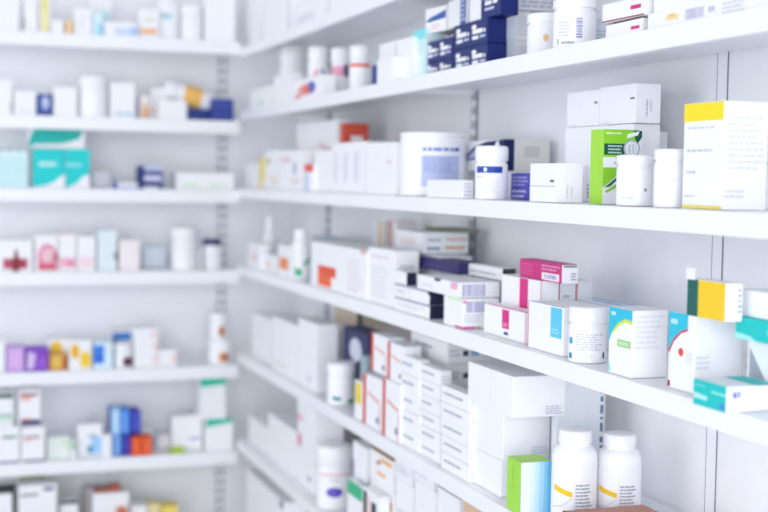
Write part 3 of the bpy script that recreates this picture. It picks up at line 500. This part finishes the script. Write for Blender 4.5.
L('A', .015, 104, 138, 22, 'long low white carton with a blue end', d=.06, dec=[('F', .3, .1, .95, .6, 'd3def6'), ('F', .8, .1, .98, .7, 'b2ccf2')])
L('A', .02, 139, 159, 9, 'white carton with an orange band along its foot', d=.06, dec=[('F', .05, .12, .92, .34, 'f4c096'), ('F', .2, .55, .8, .68, 'e4e4d4')])
JL('A', .07, 167, 23, -6, 'white bottle with a small teal mark on the highest back shelf', dec=[('poly', [(-35, .62), (30, .62), (30, .8), (-35, .8)], 'c4e6ee'), ('poly', [(-18, .68), (12, .68), (12, .76), (-18, .76)], '8abccc')])
JL('A', .05, 191.5, 22, 6, 'rounded white jar right of the teal-marked bottle', kind='jar')
L('A', .02, 205, 235, -6, 'large white carton at the right end of the highest back shelf', d=.1)
# ---- shelf B
L('B', .02, -8, 12, 80, 'white carton at the left picture edge, left of the small blue box', d=.06, dec=[('F', .88, .1, .95, .35, 'a9aebc')])
L('B', .02, 14, 36, 91, 'low white carton left of the small blue box', d=.06, dec=[('F', 'lines', .3, .1, .8, .25, 1, 'd2e2ee')])
L('B', .015, 37.5, 52, 94, 'small blue box with a pale emblem', d=.05, m='4258a8', dec=[('F', 'disc', .55, .58, .26, .3, 'c4cdec'), ('F', 'disc', .5, .4, .14, .14, 'aab8e2'), ('F', 0, 0, 1, .14, '24408c')])
L('B', .02, 53, 77, 87, 'white carton right of the small blue box', d=.06)
JL('B', .045, 93, 29, 76, 'plain white bottle in the middle of the orange-banded bottle\'s shelf', kind='jar', capf=.28)
L('B', .02, 110, 135, 83, 'white carton with a thin teal line along its foot', d=.06, dec=[('F', .2, .08, .95, .15, '9cc8d2')])
L('B', .02, 140.5, 149.5, 95, 'narrow carton with an orange-brown edge', d=.05, m='f0e8e8', dec=[('F', .2, 0, .85, .6, 'e6b98a'), ('F', .35, 0, .8, .35, 'd99a5c')])
zl = L('B', .06, 150, 168, 88, 'white carton under the cap of the leaning orange-banded bottle', d=.06, dec=[('F', 'poly', [(.0, .25), (.5, .5), (.6, .42), (.1, .15)], 'f3cdb4')])
L('B', .025, 158, 187, 100, 'low white carton in front of the leaning orange-banded bottle', d=.033)
L('B', .06, 187.5, 209, 109, 'low navy box under the leaning orange-banded bottle', d=.05, m='2f4694')
zn = L('B', .02, 211.5, 234, 109.5, 'navy box at the right end of the shelf, lower of two', d=.05, m='34489a')
L('B', .02, 212, 234, 99, 'navy box at the right end of the shelf, upper of two', base=zn, d=.05, m='3c4f9e')
q0 = Vector((solve(0, 170, None, (0, YF+.085, zl)), YF+.085, 0)); q0.z = solve(2, None, 90, q0)
q1 = Vector((solve(0, 210, None, (0, YF+.085, zl)), YF+.085, 0)); q1.z = solve(2, None, 103, q1)
ax = q0-q1; ang = math.atan2(ax.x, ax.z)
bottle('pill_bottle', tuple(q1), .0315, ax.length+.02, 'white bottle with an orange band, lying tilted over other boxes', kind='jar', capf=.3, rz=0, rot=(0, ang, 0), dec=[('poly', [(-178, .28), (178, .28), (178, .95), (-178, .95)], 'fac66a')])
# ---- shelf C
L('C', .015, -10, 28, 149, 'pale aqua carton with a zigzag top at the left picture edge', d=.08, m='d8f3f5', dec=[('F', 'poly', [(0, 1), (.05, .93), (.2, 1), (.28, .93), (.42, 1), (.52, .93), (.66, 1), (.76, .93), (.88, 1), (1, .93), (1, 1)], '8c95a8'), ('F', .2, 0, 1, .8, 'cdeef2')])
SW = lambda: [('F', 'poly', [(0, 1), (1, 1), (1, .36), (.9, .32), (.72, .18), (.4, .06), (0, .02)], '18d2d2'), ('F', 'lines', .2, .52, .82, .72, 1, 'd5f7f6')]
SW2 = lambda: [('F', 'poly', [(0, 1), (1, 1), (1, .35), (.75, .32), (.45, .12), (.0, .0)], '18d2d2'), ('F', 'lines', .0, .52, .9, .68, 1, 'a9efee')]
za = L('C', .02, 32.5, 65, 149, 'teal and white carton with a swoosh, left of its twin', d=.1, dec=SW())
zb = L('C', .02, 65.5, 90, 149, 'teal and white carton with a swoosh, right of its twin', d=.1, dec=SW2())
L('C', .05, 28, 85, 132, 'broad teal and white carton lying across the two swoosh cartons', base=max(za, zb), d=.1, h=.054, dec=[('F', 'poly', [(.12, 1), (.98, 1), (.9, .5), (.6, .25), (.1, .2), (.02, 0), (.0, .2), (.05, .7)], '16b8b0')])
L('C', .10, 92, 110, 172, 'low pale carton right of the swoosh cartons', d=.08, m='e6e8f0')
L('C', .015, 112, 138, 183, 'flat white and blue box left of the navy stack', d=.06, dec=[('F', 0, 0, .2, 1, '3c55a4'), ('F', .2, .0, 1, .4, 'aebce6')])
L('C', .015, 139, 163, 166, 'navy stacked box with lavender bands', d=.06, m='27377c', dec=[('F', .22, .35, .95, .6, 'd2d2ee'), ('F', .22, .78, 1, 1, 'c2c8e6'), ('F', .2, 0, .85, .12, 'e4e6f4')])
L('C', .02, 176, 234, 173, 'long low white box with pale green lettering', d=.07, dec=[('F', 'lines', .12, .12, .46, .45, 1, 'c9ecc4'), ('F', 'lines', .55, .12, .95, .45, 1, 'c9ecc4')])
# ---- shelf D
L('D', .015, -10, 33, 240, 'white carton with a dark red cross at the left picture edge', d=.08, dec=[('F', .3, .1, .88, .42, 'b23c58'), ('F', 'poly', [(.52, .02), (.68, .02), (.72, .3), (.66, .5), (.62, .72), (.58, .72), (.56, .5), (.48, .3)], '8c2a3a'), ('F', .36, .16, .5, .36, 'c45a74')])
L('D', .015, 34.5, 58, 235, 'white carton with red and pink rings', d=.07, dec=[('F', .15, .05, .95, .38, 'd84a68'), ('F', 'disc', .55, .42, .42, .34, 'e688a2'), ('F', 'disc', .55, .45, .28, .2, 'f3c8d4'), ('F', .15, .06, .92, .16, 'cf3850'), ('F', .8, .3, .98, .5, 'c44a64')])
L('D', .018, 58.5, 76.5, 233.5, 'white carton with pink spots beside the ringed carton', d=.07, dec=[('F', .05, .1, .95, .36, 'f2b8ca'), ('F', .5, .12, .88, .3, 'e693b2'), ('F', 0, .96, 1, 1, 'f6c6d0')])
L('D', .02, 77, 96, 236, 'white carton with faint pink print, left of the pale cyan carton', d=.07, dec=[('F', .1, .1, .9, .4, 'f7dde4'), ('T', .4, .2, 1, 1, '8e9a98')])
L('D', .02, 97.5, 117, 230.5, 'pale cyan carton with a small dark mark', d=.07, m='e6f2f5', dec=[('F', .86, .28, .98, .46, '5c7478')])
L('D', .02, 119, 140, 240, 'low pinkish white carton right of the pale cyan one', d=.07, m='f8eef0', dec=[('F', .95, .05, 1, .2, 'aab4ba')])
L('D', .12, 143, 166, 247, 'low pale blue-white carton left of the plain white bottle', d=.06, m='e4eef6')
JL('D', .045, 184, 26, 227, 'plain white bottle near the right end, taller than the navy-capped one', kind='jar', capf=.3)
JL('D', .05, 212, 19, 239, 'white bottle with a navy cap', kind='jar', cap='1d2c66', capf=.2, dec=[('poly', [(-8, .05), (-4, .05), (-4, .9), (-8, .9)], 'dadde6')])
L('D', .02, 199, 201.5, 246, 'thin white packet between the white bottle and navy-capped bottle', d=.05, h=.06)
# ---- shelf E
L('E', .02, -10, 5, 340, 'white carton at the left picture edge beside the lilac box', d=.06)
L('E', .015, 6.5, 24.5, 347, 'lilac box at the left of the purple one', d=.06, m='cba8e4', dec=[('F', .15, .15, .85, .85, 'dfb6ea')])
L('E', .015, 25.5, 48.5, 348, 'purple box with a white corner flash', d=.06, m='8546c2', dec=[('F', 'poly', [(.05, .1), (.35, .1), (.45, .75), (.1, .85)], 'dcc6ee'), ('F', .5, .1, .95, .6, '9a5ad2')])
L('E', .06, 47, 67.5, 339, 'white carton with a yellow spot behind the amber box', d=.06, dec=[('F', 'disc', .45, .68, .3, .25, 'f8cf3c')])
L('E', .012, 49.5, 67, 353.5, 'small amber-brown box with yellow print', d=.04, m='d9a04c', dec=[('F', 'disc', .45, .5, .35, .35, 'e6c060'), ('F', .72, .1, 1, .8, 'c0622c')])
L('E', .015, 68.5, 92, 340, 'white carton with two yellow blobs', d=.06, dec=[('F', 'disc', .28, .62, .2, .25, 'f2bb26'), ('F', 'disc', .72, .34, .24, .28, 'f8d22a'), ('F', .5, .1, .95, .4, 'f8cf30')])
L('E', .015, 93.5, 113, 342, 'blue and pale blue carton right of the yellow-blob carton', d=.06, m='dff1fb', dec=[('F', 0, .2, .55, .88, '3c84e8'), ('F', .1, .3, .5, .5, '2c6ad8')])
L('E', .08, 112, 132, 331, 'taller white carton with a blue top band', d=.06, dec=[('F', 0, .72, 1, .96, '3f7cc2'), ('F', 0, 0, .2, .75, '2f5270')])
JL('E', .04, 123, 19, 343, 'white jar with a maroon label patch', kind='jar', capf=.3, dec=[('poly', [(0, .05), (70, .05), (70, .7), (0, .7)], '4c2848'), ('disc', 30, .4, 16, .16, '8a3c4c')])
PK = lambda: [('F', .75, .1, .95, .3, 'f8dcd8'), ('F', .8, .45, 1, .62, 'f8d4d0'), ('F', .7, .75, .95, .92, 'f8dcd8')]
L('E', .02, 134, 158, 328, 'tall white carton with pale pink dashes', d=.06, dec=PK())
L('E', .018, 158.5, 177, 350, 'low white carton with a pale pink dash', d=.06, dec=[('F', .7, .2, .95, .7, 'f8d8d4')])
z = JL('E', .05, 220, 24, 339, 'white jar with a brown spot, lower of two at right end', kind='jar', capf=.3, dec=[('poly', [(-5, .1), (45, .1), (45, .8), (-5, .8)], 'dd9a72'), ('disc', 32, .4, 18, .26, '9c5c50'), ('disc', 12, .4, 12, .2, 'e08a4c')])
JL('E', .05, 218.5, 18, 312.5, 'white jar with a brown spot, upper of two at right end', base=z, kind='jar', capf=.35, dec=[('disc', 22, .5, 24, .42, 'c98254')])
# ---- shelf F
DR = lambda a, b: [('F', .08, .76, .92, .82, a), ('F', 0, 0, 1, .05, b), ('F', .1, .68, .6, .73, 'f4c4bc')]
z = L('F', .01, -10, 20, 427, 'white carton with a dark green line, lower of two at picture edge', d=.08, dec=[('F', .4, .68, .9, .75, '4a8a80'), ('F', 0, 0, 1, .05, '4a5a8c')])
L('F', .012, -10, 13, 391, 'white carton with dark green lid line, upper at picture edge', base=z, d=.08, h=.095, dec=[('F', 0, .82, 1, .96, '335a4c'), ('F', 0, .12, 1, .3, 'd4ecd8'), ('F', 0, .3, 1, .36, '8ca6b2')])
z2 = L('F', .01, 20.8, 45, 427, 'white carton with red and plum lines, lower of two', d=.08, dec=[('F', .1, .68, .8, .74, '8a5068'), ('F', .05, .58, .5, .64, 'f6c8c4'), ('F', .1, 0, 1, .06, '444a84')])
L('F', .012, 18.5, 40.5, 387, 'white carton with red and plum lines, upper of two', base=max(z, z2), d=.08, h=.1, dec=[('F', .05, .82, .9, .9, '8a4a58'), ('F', .1, .7, .6, .8, 'f2a898'), ('F', .1, .02, 1, .16, '3a2c70'), ('F', .1, .16, .6, .22, 'f4bcae')])
L('F', .03, 47, 69.5, 437, 'pale green-tinted white carton right of the plum-lined ones', d=.06, m='edf4ee', dec=[('F', .7, .5, .9, .9, 'd4ecd0')])
L('F', .02, 70.5, 76, 440, 'narrow white carton with a green mark', d=.05, dec=[('F', .2, .5, .9, .9, 'a2d8a0')])
L('F', .04, 77.5, 102, 424, 'white carton with a light-blue panel and teal dot', d=.05, dec=[('F', .55, .05, .98, .6, 'a8cdf4'), ('F', .4, .1, .62, .32, '3a9aa8'), ('F', .4, .6, .8, .66, '8fa4b8')])
L('F', .012, 102.7, 112, 435, 'narrow plain white carton left of the blue boxes', d=.05)
za = L('F', .025, 112.8, 121, 435, 'light blue box under the light-blue ones', d=.06, m='6aa8f0', dec=[('F', .3, .1, .7, .9, '8cc0f6')])
zb = L('F', .025, 121.5, 131, 435, 'indigo box beside the orange boxes', d=.06, m='3238ac', dec=[('F', .3, .2, .7, .8, '4c50c4')])
zm = max(za, zb)
L('F', .012, 131.7, 141.7, 437, 'orange box left of its twin', d=.06, m='ee5a26', dec=[('F', .3, .2, .6, .85, 'f57c4c')], grp='orange boxes')
L('F', .012, 142.2, 152, 437, 'orange box right of its twin', d=.06, m='ee5a26', dec=[('F', .3, .2, .6, .85, 'f57c4c')], grp='orange boxes')
zk = L('F', .10, 100, 152, 436, 'plain white carton hidden behind the blue and orange boxes', d=.06, h=zm-SHL['F']-G)
L('F', .03, 111, 120.5, 409, 'pale blue box in the upper blue row, far left', base=zm, d=.08, m='a8d4f8', dec=[('L', 0, 0, 1, 1, '3a5cae'), ('F', .2, .1, .8, .9, 'bfe0fb')])
L('F', .03, 121, 129.5, 410, 'mid blue box in the upper blue row, in the middle', base=zm, d=.08, m='4a8eee', dec=[('F', .3, .1, .7, .9, '7cb2f6')])
L('F', .03, 130, 141, 411, 'deep indigo box in the upper blue row, on the right', base=zm, d=.08, m='3440b4', dec=[('F', .3, .1, .8, .9, '4e58c6')])
L('F', .10, 157, 172, 436, 'low white carton between the orange boxes and the white pack', d=.06)
L('F', .05, 172, 202, 416, 'rounded white pack with a little blue line', d=.06, dec=[('F', .6, .3, .95, .36, '7890d2')])
L('F', .012, 171, 185, 449, 'small lime and white box in front of the white pack', d=.03, m='a4d41c', dec=[('F', 0, .85, 1, 1, 'f0d47c')])
z = L('F', .02, 206, 233, 419, 'white carton with teal lid, lower of two at right end', d=.09, dec=[('F', 'poly', [(0, 1), (1, 1), (1, .88), (0, .76)], '18c4a4')])
L('F', .03, 200.5, 226, 376, 'white carton with teal lid, upper of two at right end', base=z, d=.08, dec=[('F', 'poly', [(0, 1), (1, 1), (1, .8), (0, .74)], '22cba8'), ('F', 0, .93, 1, 1, '0c4a44')])
# ---- shelf G
L('G', .012, -10, 16, 484, 'white carton with a black frame at the left picture edge', d=.07, dec=[('F', 0, .86, 1, 1, '2c3038'), ('F', .85, 0, 1, 1, '1e2a2c')])
L('G', .012, 18.5, 57, 485, 'white carton with black stripe and navy dash', d=.08, dec=[('F', .05, .84, .5, .87, '2a3044'), ('F', .65, .91, .93, .96, '363c74')])
L('G', .12, 20, 46, 479, 'lime-topped carton behind the black-striped one', d=.06, m='b0bf4a')
L('G', .03, 60, 78, 501, 'carton with a black top band, right of the black-striped one', d=.06, dec=[('F', 0, .93, 1, 1, '262b36')])
zg = L('G', .03, 93, 129, 493, 'white carton carrying red-brown lids', d=.07)
L('G', .14, 84, 110, 488, 'grey carton with a tan edge behind the red-brown lids', d=.06, m='cfd0d8', dec=[('F', 0, 0, .08, 1, 'd9b49c')])
L('G', .04, 94, 108, 490, 'flat red-brown box, left one on the white carton', base=zg, d=.04, m='a8604c', h=.009)
L('G', .04, 108.7, 121, 486, 'flat red-brown box, right one on the white carton', base=zg, d=.04, m='b4604a', h=.017)
L('G', .012, 117, 127, 508, 'small orange carton in front of the white carton', d=.015, m='d2784c')
L('G', .03, 131, 147, 506, 'white carton left of the yellow-topped carton', d=.06)
L('G', .03, 148, 160, 504, 'pale yellow-topped carton on the lowest back shelf', d=.06, m='f0e0a8')
L('G', .03, 161, 178, 506, 'bright yellow-topped carton on the lowest back shelf', d=.06, m='f4dc70')

# ------------------------------------------------------------------ look-alikes share a group
for o in list(bpy.data.objects):
    if o.parent or 'category' not in o or 'group' in o: continue
    for key, g in (('notched pair below', 'notched white cartons'), ('under the notched pair', 'cartons under the notched pair'), ('big white pill bottle with yellow', 'big white pill bottles'),
                   ('orange-edged white box', 'orange-edged white boxes'), ('black-ended stack', 'black-ended white boxes'), ('with a swoosh, ', 'teal swoosh cartons'), ('big white stack', 'big white cartons'),
                   ('white text-covered carton behind', 'text-covered cartons'), ('with teal lid', 'teal-lidded cartons'), ('red and plum lines', 'plum-lined cartons'), ('with a brown spot', 'brown-spotted jars'),
                   ('blue row', 'blue boxes in the upper row'), ('under the shelf edge, ', 'white boxes under the shelf edge'), ('large blurred white carton', 'large blurred white cartons'), ('at the right end of the shelf, ', 'navy box pair'),
                   ('white box end', 'box ends under the magenta box'), ('flat red-brown box', 'flat red-brown boxes'), ('slotted white upright', 'slotted uprights')):
        if key in o['label'] and 'behind the big white stack' not in o['label']: o['group'] = g; break
